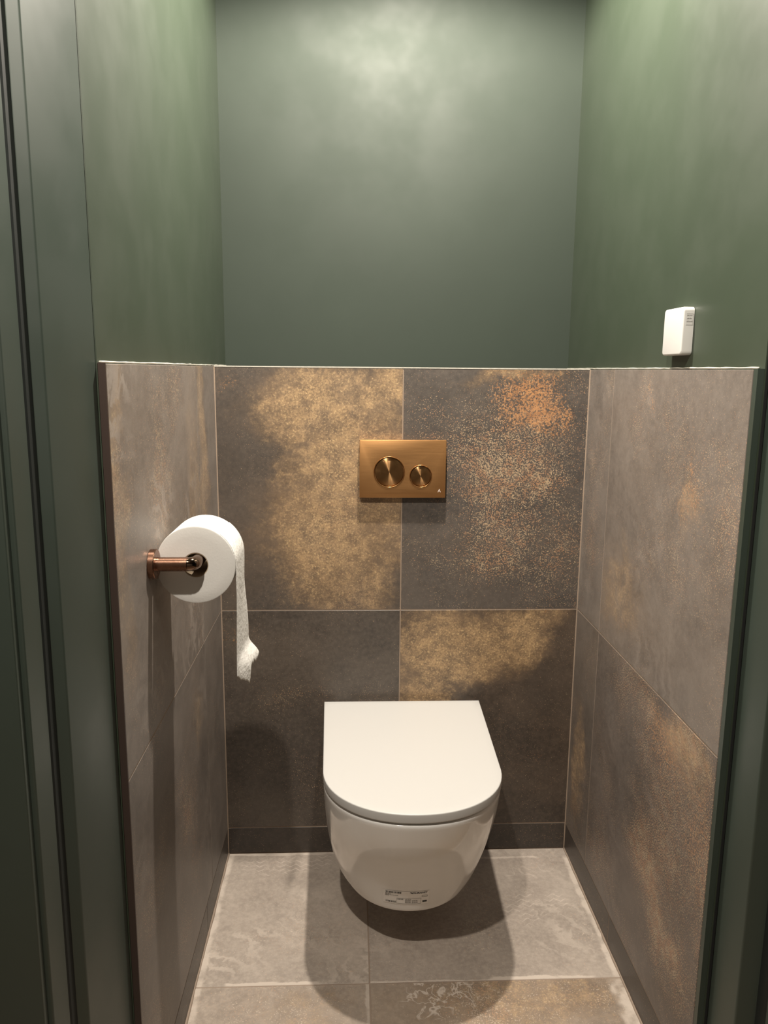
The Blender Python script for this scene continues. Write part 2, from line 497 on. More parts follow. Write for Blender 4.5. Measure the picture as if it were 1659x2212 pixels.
mPl = tile_mat('oxide_tile_plinth', 6.6, [('s', 0.15, 0, 0.2, 0.05, 0.25)], dark=(0.022, 0.018, 0.016), mid=(0.045, 0.036, 0.029), haze=0.06, speck=0.15)
tile(wcis, 'back', 0, XM, Z2, Z3, mTL)
tile(wcis, 'back', XM, W, Z2, Z3, mTR)
tile(wcis, 'back', 0, XM, HP, Z2, mBL)
tile(wcis, 'back', XM, W, HP, Z2, mBR)
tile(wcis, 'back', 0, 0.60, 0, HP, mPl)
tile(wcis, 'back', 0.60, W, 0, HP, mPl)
box('grout', 0.0005, W - 0.0005, 0.0006, TT + 0.001, 0.0005, Z3 - 0.0015, M_grout, wcis)
# ledge on top of the boxed wall
for a0, a1 in ((0, XM), (XM, W)):
    tile(wcis, 'floor', a0, a1, 0.004, YP - 0.004, mPl, flat=Z3)
box('edge_profile', 0.001, W - 0.001, -0.0006, 0.004, Z3 - 0.0022, Z3 + 0.0006, M_caulk, wcis)

# -- left wall tiles
YJL = -0.2236
mL1 = tile_mat('oxide_tile_wiped_grey', 8.1, [
    ('g', -0.27, 0.10, 0.05, 0.30, 0.55), ('c', -0.12, 0.22, 0.05, 0.06, 0.3), ('s', -0.05, 0.12, 0.25, 0.2, 0.5), ('g', 0.25, 0.05, 0.06, 0.28, 0.4)],
    dark=(0.060, 0.051, 0.046), mid=(0.115, 0.094, 0.080), haze=0.50, swirl=0.34, speck=1.0)
mL1b = tile_mat('oxide_tile_gold_strip', 9.4, [('g', -0.06, 0.10, 0.07, 0.28, 0.75), ('s', -0.05, 0, 0.1, 0.3, 0.4)],
    dark=(0.055, 0.050, 0.048), mid=(0.10, 0.083, 0.070), haze=0.48, speck=0.4)
mL2 = tile_mat('oxide_tile_charcoal_brown', 10.3, [
    ('c', 0.12, -0.12, 0.08, 0.24, 0.45), ('g', 0.20, 0.18, 0.07, 0.10, 0.4), ('s', 0.1, 0.0, 0.2, 0.25, 0.35)],
    dark=(0.045, 0.040, 0.037), mid=(0.088, 0.072, 0.062), haze=0.38, swirl=0.14, speck=0.9)
mL2b = tile_mat('oxide_tile_charcoal_strip', 11.9, [('s', 0, 0, 0.1, 0.2, 0.2)], dark=(0.045, 0.041, 0.039), mid=(0.085, 0.070, 0.060), haze=0.38, speck=0.4)
tile(wleft, 'left', YL + 0.001, YJL, Z2, Z3, mL1)
tile(wleft, 'left', YJL, 0, Z2, Z3, mL1b)
tile(wleft, 'left', YL + 0.001, YJL, HP, Z2, mL2)
tile(wleft, 'left', YJL, 0, HP, Z2, mL2b)
tile(wleft, 'left', YL + 0.001, -0.30, 0, HP, mPl)
tile(wleft, 'left', -0.30, 0, 0, HP, mPl)
box('grout', -0.0099, -0.0006, YL + 0.002, 0.0, 0.0005, Z3 - 0.0015, M_grout, wleft)
box('edge_profile', -0.0095, 0.0004, YL - 0.0015, YL + 0.0012, 0.0, Z3, M_profile, wleft)

# -- right wall tiles
YJR = -0.1760
mR1 = tile_mat('oxide_tile_hazed_grey', 13.2, [
    ('c', 0.135, 0.085, 0.045, 0.13, 0.68), ('c', -0.075, 0.245, 0.025, 0.045, 0.65), ('g', -0.18, -0.16, 0.16, 0.12, 0.5),
    ('g', 0.135, 0.06, 0.035, 0.09, 0.5), ('c', 0.26, 0.10, 0.04, 0.22, 0.3), ('s', 0.1, 0.1, 0.3, 0.3, 0.4), ('c', -0.18, -0.24, 0.08, 0.05, 0.4)],
    dark=(0.064, 0.054, 0.048), mid=(0.118, 0.096, 0.080), haze=0.42, swirl=0.16, speck=0.85)
mR1b = tile_mat('oxide_tile_hazed_strip', 14.8, [('s', 0, 0.1, 0.08, 0.3, 0.3)], dark=(0.058, 0.051, 0.047), mid=(0.105, 0.088, 0.075), haze=0.40, swirl=0.12, speck=0.9)
mR2 = tile_mat('oxide_tile_copper_sheen', 15.5, [
    ('c', 0.12, 0.22, 0.16, 0.15, 0.72), ('c', 0.06, 0.05, 0.12, 0.22, 0.45), ('c', 0.26, 0.14, 0.08, 0.14, 0.68), ('g', 0.18, 0.25, 0.13, 0.08, 0.6),
    ('s', 0.15, 0.05, 0.20, 0.30, 1.15), ('s', 0.2, -0.18, 0.12, 0.14, 0.5)],
    dark=(0.048, 0.040, 0.036), mid=(0.092, 0.072, 0.060), haze=0.28, swirl=0.08, speck=1.0)
mR2b = tile_mat('oxide_tile_brown_strip', 16.7, [('g', 0.0, -0.10, 0.06, 0.18, 0.6), ('c', -0.03, -0.2, 0.05, 0.1, 0.4), ('s', 0, -0.1, 0.1, 0.2, 0.4)],
    dark=(0.045, 0.038, 0.033), mid=(0.088, 0.070, 0.056), haze=0.30, speck=0.6)
tile(wright, 'right', YJR, YR, Z2, Z3, mR1)
tile(wright, 'right', 0, YJR, Z2, Z3, mR1b)
tile(wright, 'right', YJR, YR, HP, Z2, mR2)
tile(wright, 'right', 0, YJR, HP, Z2, mR2b)
tile(wright, 'right', -0.36, YR, 0, HP, mPl)
tile(wright, 'right', 0, -0.36, 0, HP, mPl)
box('grout', W + 0.0006, W + 0.0099, YR + 0.002, 0.0, 0.0005, Z3 - 0.0015, M_grout, wright)
box('edge_profile', W + 0.0002, W + 0.0098, YR - 0.0115, YR - 0.0002, 0.0, Z3, M_frame, wright)

# -- floor tiles
XJ, YJ = 0.3665, -0.457
FH = dict(hazecol=(0.60, 0.525, 0.455), rough=0.46, speckcol=(0.60, 0.50, 0.40), fleck=330)
mF1 = tile_mat('floor_tile_dusty', 18.3, [('s', 0, 0, 0.2, 0.2, 0.2)], dark=(0.19, 0.16, 0.136), mid=(0.31, 0.262, 0.222), haze=0.42, speck=0.6,
    swirl=0.35, joints=[(1, -0.2245, 0.0075, -0.13, 0.10, 1.0), (0, -0.178, 0.014, -0.3, 0.3, 0.6), (1, 0.222, 0.008, -0.2, 0.3, 0.6)],
    trowel=[(0.0, 0.195, 0.19, 0.045, 0.55)], **FH)
mF2 = tile_mat('floor_tile_dusty_wide', 19.6, [('s', 0, 0, 0.2, 0.2, 0.2), ('c', 0.0, -0.19, 0.10, 0.05, 0.25)], dark=(0.18, 0.153, 0.131), mid=(0.29, 0.246, 0.211),
    haze=0.36, speck=0.6, swirl=0.28, joints=[(1, -0.2245, 0.0075, -0.02, 0.22, 1.0), (1, -0.2255, 0.003, -0.3, 0.0, 0.6), (0, 0.264, 0.014, -0.3, 0.2, 0.7), (1, 0.19, 0.006, -0.3, 0.2, 0.5)],
    zig=[(0.15, 0.14, 0.09, 0.05, 24, 0.3)], trowel=[(0.14, 0.0, 0.10, 0.06, 0.4)], hazeblobs=[(0.20, 0.06, 0.07, 0.12, 0.22)], **FH)
mF3 = tile_mat('floor_tile_front', 20.9, [('s', 0, 0.2, 0.2, 0.2, 0.4), ('g', 0.05, 0.2, 0.15, 0.12, 0.35)], dark=(0.19, 0.156, 0.128), mid=(0.31, 0.252, 0.204), haze=0.34, speck=0.6,
    joints=[(0, -0.178, 0.014, -0.4, 0.4, 0.5), (0, 0.178, 0.006, -0.4, 0.4, 0.5)], **FH)
mF4 = tile_mat('floor_tile_front_gold', 22.2, [('g', 0.06, 0.22, 0.26, 0.13, 0.55), ('c', 0.12, 0.24, 0.2, 0.1, 0.3), ('s', 0.05, 0.2, 0.25, 0.15, 0.6)], dark=(0.155, 0.122, 0.095), mid=(0.265, 0.207, 0.155),
    haze=0.24, speck=0.6, joints=[(0, 0.255, 0.026, -0.4, 0.4, 0.7)], zig=[(-0.115, 0.225, 0.075, 0.06, 30, 0.8)], **FH)
YF = -0.99
tile(floor, 'floor', 0.0, XJ, YJ, 0, mF1)
tile(floor, 'floor', XJ, W, YJ, 0, mF2)
tile(floor, 'floor', 0.0, XJ, YF, YJ, mF3)
tile(floor, 'floor', XJ, W, YF, YJ, mF4)
box('grout', 0.0, W, YF, 0.0, -0.0105, -0.0006, M_groutf, floor)
# pale caulk where floor meets wall tiles
def bead(name, pts, r, parent, mat, wob=0.0005):
    bm = bmesh.new()
    P = []
    for a, b in zip(pts, pts[1:]):
        A, B = Vector(a), Vector(b)
        n = max(2, int((B - A).length / 0.02))
        for i in range(n + (b == pts[-1])):
            p = A.lerp(B, i / n)
            P.append(p + Vector((random.uniform(-wob, wob), random.uniform(-wob, wob), random.uniform(-wob, wob))))
    sweep(bm, P, [r * random.uniform(0.75, 1.25) for _ in P], 8)
    return from_bm(name, bm, mat, parent, True)
bead('caulk_bead', [(0.001, -0.99, 0.0008), (0.001, -0.002, 0.0008)], 0.0028, floor, M_groutf)
bead('caulk_bead', [(W - 0.001, -0.99, 0.0008), (W - 0.001, -0.002, 0.0008)], 0.0028, floor, M_groutf)
# sweep() needs a non-vertical path: vertical corner joints are slim prisms
def corner_joint(x, s, parent):
    prism('corner_joint', [(x, 0.0), (x + s * 0.0021, 0.0), (x, -0.0021)] if s > 0 else [(x, 0.0), (x, -0.0021), (x + s * 0.0021, 0.0)], 0.001, Z3 - 0.001, M_grout, parent)
corner_joint(0.0, 1, wleft); corner_joint(W, -1, wright)
# pale filler along the tops of the side tiling
bead('caulk_bead', [(-0.0075, YL + 0.002, Z3 + 0.0012), (-0.0078, YP - 0.002, Z3 + 0.0013)], 0.0014, wleft, M_caulk, 0.0003)
bead('caulk_bead', [(W + 0.0075, YR + 0.001, Z3 + 0.0012), (W + 0.0078, YP - 0.002, Z3 + 0.0010)], 0.0013, wright, M_caulk, 0.0003)

# ------------------------------------------------------------------ door frame
door = empty('door_1', (0.45, -0.9, 0))
tag(door, 'dark green painted door frame around the opening', 'door frame', kind='structure')
HEAD = 2.24
# left jamb: reveal, rounded stop edge, rebate
prism('jamb', [(-0.011, -0.8275), (-0.030, -0.953), (-0.0455, -0.957), (-0.047, -1.024), (-0.110, -1.024), (-0.110, -0.8275)], 0, HEAD, M_frame, door, 0.0025)
prism('seal', [(-0.0440, -0.9585), (-0.0440, -0.9760), (-0.0475, -0.9800), (-0.0475, -0.9585)], 0, HEAD - 0.02, M_seal, door)
prism('architrave', [(-0.0535, -1.020), (-0.0535, -1.036), (-0.150, -1.036), (-0.150, -1.020)], 0, HEAD + 0.07, M_frame, door, 0.002)
# right jamb
prism('jamb', [(W + 0.0155, -0.7885), (W + 0.110, -0.7885), (W + 0.110, -0.935), (W + 0.054, -0.935), (W + 0.052, -0.866), (W + 0.0205, -0.862)], 0, HEAD, M_frame, door, 0.003)
prism('seal', [(W + 0.0530, -0.867), (W + 0.0530, -0.890), (W + 0.049, -0.886), (W + 0.049, -0.868)], 0, HEAD - 0.02, M_seal, door)
prism('architrave', [(W + 0.060, -0.931), (W + 0.150, -0.931), (W + 0.150, -0.947), (W + 0.060, -0.947)], 0, HEAD + 0.07, M_frame, door, 0.002)
prism('dark_joint', [(W + 0.0122, -0.7868), (W + 0.0162, -0.7868), (W + 0.0162, -0.7884), (W + 0.0122, -0.7884)], 0, HEAD, M_gap, door)
box('head_jamb', -0.11, W + 0.11, -0.96, -0.7885, HEAD, HEAD + 0.06, M_frame, door, 0.002)
box('architrave', -0.150, W + 0.150, -1.036, -0.962, HEAD + 0.005, HEAD + 0.07, M_frame, door, 0.002)
box('threshold', 0.0, W, -1.02, YF - 0.001, -0.012, 0.001, M_frame, door, 0.001)

# hall around the camera
box_hl = box('wall_front', -1.6, -0.11, -1.015, -0.84, -TT - 0.001, CEIL, M_hall)
tag(box_hl, 'pale hall wall left of the door frame', 'wall', kind='structure')
wfr = box('wall_front', W + 0.11, 1.9, -0.94, -0.80, -TT - 0.001, CEIL, M_hall)
tag(wfr, 'pale hall wall right of the door frame', 'wall', kind='structure')
wfh = box('wall_front', -0.11, W + 0.11, -0.955, -0.80, HEAD + 0.06, CEIL, M_hall)
tag(wfh, 'pale hall wall above the door frame', 'wall', kind='structure')
whb = box('wall_hall', -1.6, 1.9, -2.9, -2.8, -TT - 0.001, CEIL, M_hall)
tag(whb, 'pale hall wall opposite the toilet door', 'wall', kind='structure')

# ------------------------------------------------------------------ toilet
CX = 0.4565
toilet = empty('wall_hung_toilet', (CX, 0, 0))
tag(toilet, 'white wall-hung ceramic toilet with closed lid, on the rusty tiled wall', 'toilet')

def plan(a, yf, e, n=2.1, yb=-0.0005, ab=None, nf=40, ns=8):
    """D outline from right rear, round the front, to left rear (x rel. CX)"""
    ab = a if ab is None else ab
    yc = yf + e
    pts = []
    for i in range(ns):
        s = i / ns
        pts.append((ab + (a - ab) * s, yb + (yc - yb) * s))
    for i in range(nf + 1):
        t = math.pi * i / nf
        c, s = math.cos(t), math.sin(t)
        pts.append((a * math.copysign(abs(c) ** (2 / n), c), yc - e * abs(s) ** (2 / n)))
    for i in range(ns):
        s = (i + 1) / ns
        pts.append((-a + (a - ab) * s, yc + (yb - yc) * s))
    return pts

def interp(tab, z):
    for i in range(len(tab) - 1):
        if tab[i][0] <= z <= tab[i + 1][0]:
            k0, k1 = tab[max(i - 1, 0)], tab[min(i + 2, len(tab) - 1)]
            p0, p1 = tab[i], tab[i + 1]
            s = (z - p0[0]) / (p1[0] - p0[0])
            out = []
            for j in range(1, len(p0)):
                h = p1[0] - p0[0]
                m0 = (p1[j] - k0[j]) / (p1[0] - k0[0]) * h
                m1 = (k1[j] - p0[j]) / (k1[0] - p0[0]) * h
                out.append((2*s**3 - 3*s*s + 1) * p0[j] + (s**3 - 2*s*s + s) * m0 + (-2*s**3 + 3*s*s) * p1[j] + (s**3 - s*s) * m1)
            return out
    return list(tab[-1][1:]) if z > tab[-1][0] else list(tab[0][1:])

# z, half width, front y, depth of rounded front, half width at wall
BOWL = [(0.130, 0.147, -0.405, 0.172, 0.150),
        (0.150, 0.1595, -0.412, 0.177, 0.162),
        (0.180, 0.1705, -0.424, 0.181, 0.173),
        (0.220, 0.1785, -0.443, 0.185, 0.181),
        (0.270, 0.1838, -0.472, 0.188, 0.187),
        (0.320, 0.186, -0.502, 0.187, 0.189),
        (0.360, 0.1875, -0.521, 0.184, 0.192),
        (0.408, 0.1885, -0.5385, 0.181, 0.195),
        (0.416, 0.1885, -0.5395, 0.181, 0.195)]

def bowl_ring(z, inset=0.0):
    a, yf, e, ab = interp(BOWL, z)
    return plan(a - inset, yf + inset, e - inset, 2.08, ab=ab - inset)

def loft(name, levels, mat, parent, cap_bottom=True, cap_top=True, cx=CX):
    bm = bmesh.new()
    rings = [[bm.verts.new((cx + x, y, z)) for x, y in pts] for z, pts in levels]
    n = len(rings[0])
    for A, B in zip(rings, rings[1:]):
        for k in range(n):
            bm.faces.new((A[k], A[(k + 1) % n], B[(k + 1) % n], B[k]))
    if cap_bottom: bm.faces.new(rings[0][::-1])
    if cap_top: bm.faces.new(rings[-1])
    o = from_bm(name, bm, mat, parent)
    autosmooth(o, 42)
    return o

lv = []
ZB = 0.130
for ins, dz in ((0.060, 0.0075), (0.020, 0.0070), (0.009, 0.0055), (0.004, 0.0032), (0.001, 0.0012)):
    lv.append((ZB - dz, bowl_ring(ZB, ins)))
N = 40
for k in range(N + 1):
    z = ZB + (0.408 - ZB) * k / N
    lv.append((z, bowl_ring(z)))
lv.append((0.4120, bowl_ring(0.412, 0.0006)))
lv.append((0.4142, bowl_ring(0.414, 0.0020)))
lv.append((0.4152, bowl_ring(0.415, 0.0045)))
lv.append((0.4155, bowl_ring(0.416, 0.010)))
loft('bowl', lv, M_ceramic, toilet)

# seat ring (mostly hidden) and lid
def lid_plan(ins):
    return plan(0.1895 - ins, -0.541 + ins, 0.180 - ins, 2.12, yb=-0.024 - ins * 0.7, ab=0.1985 - ins)
SEATZ = 0.4162
loft('seat', [(SEATZ, lid_plan(0.014)), (0.4205, lid_plan(0.012))], M_seatpl, toilet)
lidlv = [(0.4195, lid_plan(0.0045)), (0.4200, lid_plan(0.0018)), (0.4215, lid_plan(0.0004)), (0.4235, lid_plan(0.0)), (0.4378, lid_plan(0.0)),
         (0.4390, lid_plan(0.0003)), (0.4398, lid_plan(0.0010)), (0.4402, lid_plan(0.0022)), (0.4404, lid_plan(0.020)), (0.4408, lid_plan(0.060))]
lid = loft('lid', lidlv, M_lid, toilet)
for sx_ in (-1, 1):
    bm = bmesh.new()
    lathe(bm, [(0, -0.022), (0.009, -0.022), (0.011, -0.020), (0.011, 0.020), (0.009, 0.022), (0, 0.022)],
          Matrix.Translation((CX + sx_ * 0.150, -0.016, 0.424)) @ Matrix.Rotation(math.pi / 2, 4, 'Y'), 20)
    from_bm('hinge', bm, M_seatpl, toilet, True)
for sx_ in (-1, 1):
    for yy in (-0.12, -0.44):
        box('seat_buffer', CX + sx_ * (0.15 if yy > -0.3 else 0.09) - 0.010, CX + sx_ * (0.15 if yy > -0.3 else 0.09) + 0.010, yy - 0.02, yy + 0.02, 0.4152, 0.4166, M_seatpl, toilet)

# product sticker wrapped onto the bowl front
def bowl_pt(x, z, off):
    """point on the bowl front at lateral x (rel CX) and height z, pushed out by off"""
    def yat(x, z):
        a, yf, e, ab = interp(BOWL, z)
        n = 2.08
        q = max(0.0, 1 - abs(x / a) ** n)
        return yf + e - e * q ** (1 / n)
    y = yat(x, z)
    dx = (yat(x + 1e-3, z) - yat(x - 1e-3, z)) / 2e-3
    dz = (yat(x, z + 1e-3) - yat(x, z - 1e-3)) / 2e-3
    nrm = Vector((dx, -1, dz)).normalized()
    return Vector((CX + x, y, z)) + nrm * off
# local sticker frame: s right 0..SW, q up 0..SH (metres along the surface)
SW, SH = 0.098, 0.045
SX0, SZ0 = -0.0610, 0.1520
def stick(s, q, off):
    return bowl_pt(SX0 + s * 0.985, SZ0 + q * 0.98, off)
def stick_grid(name, s0, s1, q0, q1, off, mat, parent, nu=2, nv=2, thick=0.00012):
    vs, fs = [], []
    for lay in (off, off - thick):
        for j in range(nv + 1):
            for i in range(nu + 1):
                vs.append(stick(s0 + (s1 - s0) * i / nu, q0 + (q1 - q0) * j / nv, lay))
    n1 = (nu + 1) * (nv + 1)
    for j in range(nv):
        for i in range(nu):
            a = j * (nu + 1) + i
            fs.append((a, a + 1, a + nu + 2, a + nu + 1))
            fs.append((n1 + a, n1 + a + nu + 1, n1 + a + nu + 2, n1 + a + 1))
    return vs, fs
def join_grids(name, rects, off, mat, parent, nu=1, nv=1):
    V, Fc = [], []
    for r in rects:
        vs, fs = stick_grid('', *r, off, mat, parent, nu, nv)
        b = len(V)
        V += vs; Fc += [tuple(i + b for i in f) for f in fs]
    return link(name, mesh(name, V, Fc), mat, parent)
def text_mesh(body, size, extra_bold=0.0):
    cu = bpy.data.curves.new('txt', 'FONT')
    cu.body = body; cu.size = size; cu.offset = extra_bold
    cu.resolution_u = 3
    ob = bpy.data.objects.new('txt', cu)
    COL.objects.link(ob)
    dg = bpy.context.evaluated_depsgraph_get()
    me = bpy.data.meshes.new_from_object(ob.evaluated_get(dg))
    bpy.data.objects.remove(ob)
    return me
vs, fs = stick_grid('', 0, SW, 0, SH, 0.0005, None, None, 24, 10, 0.0004)
sticker = link('sticker', mesh('sticker', vs, fs), M_sticker, toilet, True)
sticker['label'] = 'white product sticker with barcode and black print'
OFF = 0.0009
rng = random.Random(3)
def bars(s0, s1, q0, q1):
    out, s = [], s0
    while s < s1:
        w = rng.choice((0.0006, 0.0009, 0.0014))
        out.append((s, min(s + w, s1), q0, q1))
        s += w + rng.choice((0.0006, 0.0008, 0.0013))
    return out
b1 = join_grids('barcode', bars(0.004, 0.038, 0.0365, 0.0425), OFF, M_ink, sticker)
b2 = join_grids('barcode', bars(0.006, 0.027, 0.004, 0.0095), OFF, M_ink, sticker)
def stick_text(name, body, size, s, q, mat, bold=0.0, shear=0.0, sx=1.0):
    me = text_mesh(body, size, bold)
    for v in me.vertices:
        v.co = stick(s + v.co.x * sx + v.co.y * shear, q + v.co.y, OFF)
    me.materials.clear()
    return link(name, me, mat, sticker)
stick_text('lettering', 'DURAVIT', 0.0075, 0.0605, 0.0370, M_ink, 0.00022, 0.25, 1.02)
# winged mark in front of the name
join_grids('emblem', [(0.0560, 0.0605, 0.0405, 0.0420), (0.0580, 0.0610, 0.0388, 0.0402), (0.0595, 0.0612, 0.0372, 0.0386)], OFF, M_ink, sticker)
# small print the photo shows only as grey lines
def greeking(lines):
    out = []
    for s0, s1, q, h in lines:
        s = s0
        while s < s1:
            w = rng.uniform(0.0015, 0.0045)
            out.append((s, min(s + w, s1), q, q + h)); s += w + 0.0009
    return out
join_grids('small_print', greeking([(0.004, 0.015, 0.0322, 0.0022), (0.004, 0.032, 0.0285, 0.0014), (0.004, 0.011, 0.0255, 0.0018)]), OFF, M_inkgrey, sticker)
join_grids('small_print', greeking([(0.047, 0.060, 0.0165 - i * 0.0028, 0.0012) for i in range(5)] + [(0.062, 0.074, 0.0135 - i * 0.003, 0.0011) for i in range(4)]), OFF, M_inkgrey, sticker)
stick_text('lettering', 'CE UK', 0.0046, 0.0300, 0.0155, M_ink, 0.0001)
th = 0.0005
def frame_rects(s0, s1, q0, q1, t=th):
    return [(s0, s1, q0, q0 + t), (s0, s1, q1 - t, q1), (s0, s0 + t, q0, q1), (s1 - t, s1, q0, q1)]
join_grids('printed_frame', frame_rects(0.0285, 0.0815, 0.0020, 0.0205), OFF, M_inkgrey, sticker, 6, 1)
join_grids('printed_frame', frame_rects(0.0825, 0.0945, 0.0245, 0.0300, 0.0008), OFF, M_inkgrey, sticker, 3, 1)
join_grids('printed_block', [(0.0845, 0.0940, 0.0065, 0.0118)], OFF, M_ink, sticker, 3, 1)

# ------------------------------------------------------------------ flush plate
PX0, PX1, PZ0, PZ1 = 0.3465, 0.5565, 0.9665, 1.1075
PT = 0.0185
plate = empty('flush_plate', ((PX0 + PX1) / 2, 0, PZ0))
tag(plate, 'brushed copper flush plate with two round buttons above the toilet', 'flush plate')

def plate_face():
    """front plate with two round wells"""
    bm = bmesh.new()
    add_box(bm, PX0, PX1, -PT, -0.0045, PZ0, PZ1)
    bmesh.ops.bevel(bm, geom=bm.edges[:], offset=0.0012, segments=2, profile=0.5, affect='EDGES')
    return bm
BTN = [(0.4185, 1.0297, 0.0375), (0.4953, 1.0197, 0.0272)]
body = from_bm('plate', plate_face(), M_bronze_plate, plate)
autosmooth(body, 40)
# cut the wells with boolean meshes that are removed again
for bx_, bz_, br_ in BTN:
    bm = bmesh.new()
    lathe(bm, [(0, 0), (br_ + 0.0006, 0), (br_ + 0.0006, 0.02), (0, 0.02)], Matrix.Translation((bx_, -PT + 0.0060, bz_)) @ Matrix.Rotation(math.pi / 2, 4, 'X'), 64)
    cut = from_bm('cutter', bm)
    md = body.modifiers.new('well', 'BOOLEAN'); md.object = cut; md.operation = 'DIFFERENCE'; md.solver = 'EXACT'
    dg = bpy.context.evaluated_depsgraph_get()
    me = bpy.data.meshes.new_from_object(body.evaluated_get(dg))
    body.modifiers.clear()
    body.data = me
    bpy.data.objects.remove(cut)
body.data.name = 'plate'
autosmooth(body, 40)
box('mounting_frame', PX0 + 0.004, PX1 - 0.004, -0.0046, -0.0002, PZ0 + 0.004, PZ1 - 0.004, M_gap, plate)
for bx_, bz_, br_ in BTN:
    bm = bmesh.new()
    # raised bead ring around the well
    lathe(bm, [(br_ - 0.0012, 0.0030), (br_ - 0.0012, 0.0072), (br_ - 0.0002, 0.0080), (br_ + 0.0006, 0.0074), (br_ + 0.0006, 0.0030)],
          Matrix.Translation((bx_, -PT + 0.0062, bz_)) @ Matrix.Rotation(math.pi / 2, 4, 'X'), 72, close=True)
    rg = from_bm('button_ring', bm, M_bronze_ring, plate, True)
    bm = bmesh.new()
    r = br_ - 0.0028
    lathe(bm, [(0, 0.0035), (r * 0.5, 0.0035), (r - 0.0012, 0.0035), (r - 0.0003, 0.0031), (r, 0.0022), (r, -0.002), (0, -0.002)], Matrix.Identity(4), 72)
    bt = from_bm('button', bm, M_bronze_btn, plate, True)
    autosmooth(bt, 30)
    bt.matrix_parent_inverse = Matrix.Identity(4)
    mb = Matrix.Rotation(math.pi / 2, 4, 'X'); mb.translation = Vector((bx_, -PT + 0.0045, bz_)) - plate.location
    bt.matrix_basis = mb
# pale A mark in the lower right corner
me = text_mesh('A', 0.0112, 0.00005)
for v in me.vertices: v.co = Vector((0.5375 + v.co.x, -PT - 0.00025, 0.9805 + v.co.y))
me.materials.clear()
lg = link('letter_mark', me, M_logo, plate)
lg['label'] = 'pale printed letter A'

# ------------------------------------------------------------------ toilet roll holder
HY, HZ = -0.645, 0.9590
holder = empty('toilet_roll_holder', (0, HY, HZ))
tag(holder, 'rose bronze toilet roll holder fixed to the left tiled wall', 'roll holder')
Ry = Matrix.Rotation(math.pi / 2, 4, 'Y')
bm = bmesh.new()
lathe(bm, [(0, 0.0001), (0.0245, 0.0001), (0.0250, 0.0008), (0.0250, 0.0092), (0.0240, 0.0105), (0.0, 0.0108)], Matrix.Translation((0, HY, HZ)) @ Ry, 56)
o = from_bm('wall_plate', bm, M_holder, holder, True); autosmooth(o, 30)
bm = bmesh.new()
ARMX = 0.0730
lathe(bm, [(0, 0.0095), (0.0117, 0.0095), (0.0117, 0.0595), (0.0113, 0.060), (0.0, 0.060)], Matrix.Translation((0, HY, HZ)) @ Ry, 40)
o = from_bm('arm', bm, M_holder, holder, True); autosmooth(o, 30)
# elbow and spindle that carries the roll
bm = bmesh.new()
path = [(0.0595, HY, HZ), (0.0625, HY + 0.0003, HZ), (0.0655, HY + 0.0015, HZ), (0.0683, HY + 0.0042, HZ), (0.0699, HY + 0.0075, HZ), (0.0705, HY + 0.012, HZ), (0.0705, -0.60, HZ), (0.0705, -0.505, HZ), (0.0705, -0.497, HZ)]
sweep(bm, path, 0.0113, 32)
o = from_bm('spindle', bm, M_holder_pol, holder, True); autosmooth(o, 50)

# ------------------------------------------------------------------ toilet roll
RC = Vector((0.0675, -0.62, 0.9512)); RR, RI, RL = 0.0660, 0.0205, 0.106
roll = empty('toilet_paper_roll', (RC.x, RC.y, RC.z - RR))
tag(roll, 'white toilet paper roll with a torn sheet hanging, on the bronze holder', 'toilet paper')
Rx = Matrix.Translation(RC) @ Matrix.Rotation(-math.pi / 2, 4, 'X')
bm = bmesh.new()
# slightly soft, wound roll
prof = [(RI + 0.0008, 0.0), (RI + 0.012, -0.0003), (RR * 0.7, 0.0002), (RR - 0.002, 0.0), (RR - 0.0004, 0.0008), (RR, 0.003), (RR, RL - 0.003), (RR - 0.0012, RL - 0.0004), (RI + 0.0008, RL)]
lathe(bm, prof, Rx, 72, close=True)
o = from_bm('paper', bm, M_paper, roll, True); autosmooth(o, 30)
bm = bmesh.new()
lathe(bm, [(RI - 0.0006, 0.0006), (RI + 0.0008, 0.0006), (RI + 0.0008, RL - 0.0006), (RI - 0.0006, RL - 0.0006)], Rx, 48, close=True)
o = from_bm('core', bm, M_card, roll, True); autosmooth(o, 30)
# hanging sheet: leaves the roll at its right side, crumples and ends in a torn edge
NS, NTT = 90, 22
rs = random.Random(11)
torn = [0.0]
for i in range(NTT): torn.append(torn[-1] * 0.3 + rs.uniform(-0.0030, 0.0030))
def sheet_pt(i, j):
    s = i / NS; t = j / NTT            # s down the length, t near -> far edge
    L0 = 0.060                           # still wrapped on the roll
    # torn lower end: a long corner, a notch, then a flared far corner
    if t < 0.42: Lend = 0.198 + 0.030 * t / 0.42
    elif t < 0.52: Lend = 0.228 - 0.030 * (t - 0.42) / 0.10
    else: Lend = 0.200
    Lend += torn[j]
    d = s * (L0 + Lend)
    y = RC.y + 0.002 + t * (RL - 0.004)
    if d < L0:
        ang = (L0 - d) / RR
        x = RC.x + (RR + 0.0006) * math.cos(ang); z = RC.z + (RR + 0.0006) * math.sin(ang)
    else:
        q = d - L0
        k = min(1, q / 0.18)
        x = RC.x + RR + 0.0006 - 0.003 * k + 0.006 * t * k
        z = RC.z - q
        w = min(1, q / 0.05)
        x += w * (0.0010 * math.sin(q * 37 + t * 3) * (0.3 + t) + 0.0009 * math.sin(t * 11 + q * 17))
        g = max(0.0, min(1.0, (q - 0.160) / 0.038)); g = g * g * (3 - 2 * g)
        x += g * (0.012 * min(1, t / 0.42) + 0.007 * max(0.0, (t - 0.4) / 0.6))
        y += g * 0.008 * t
    return (x, y, z)
vs = [sheet_pt(i, j) for i in range(NS + 1) for j in range(NTT + 1)]
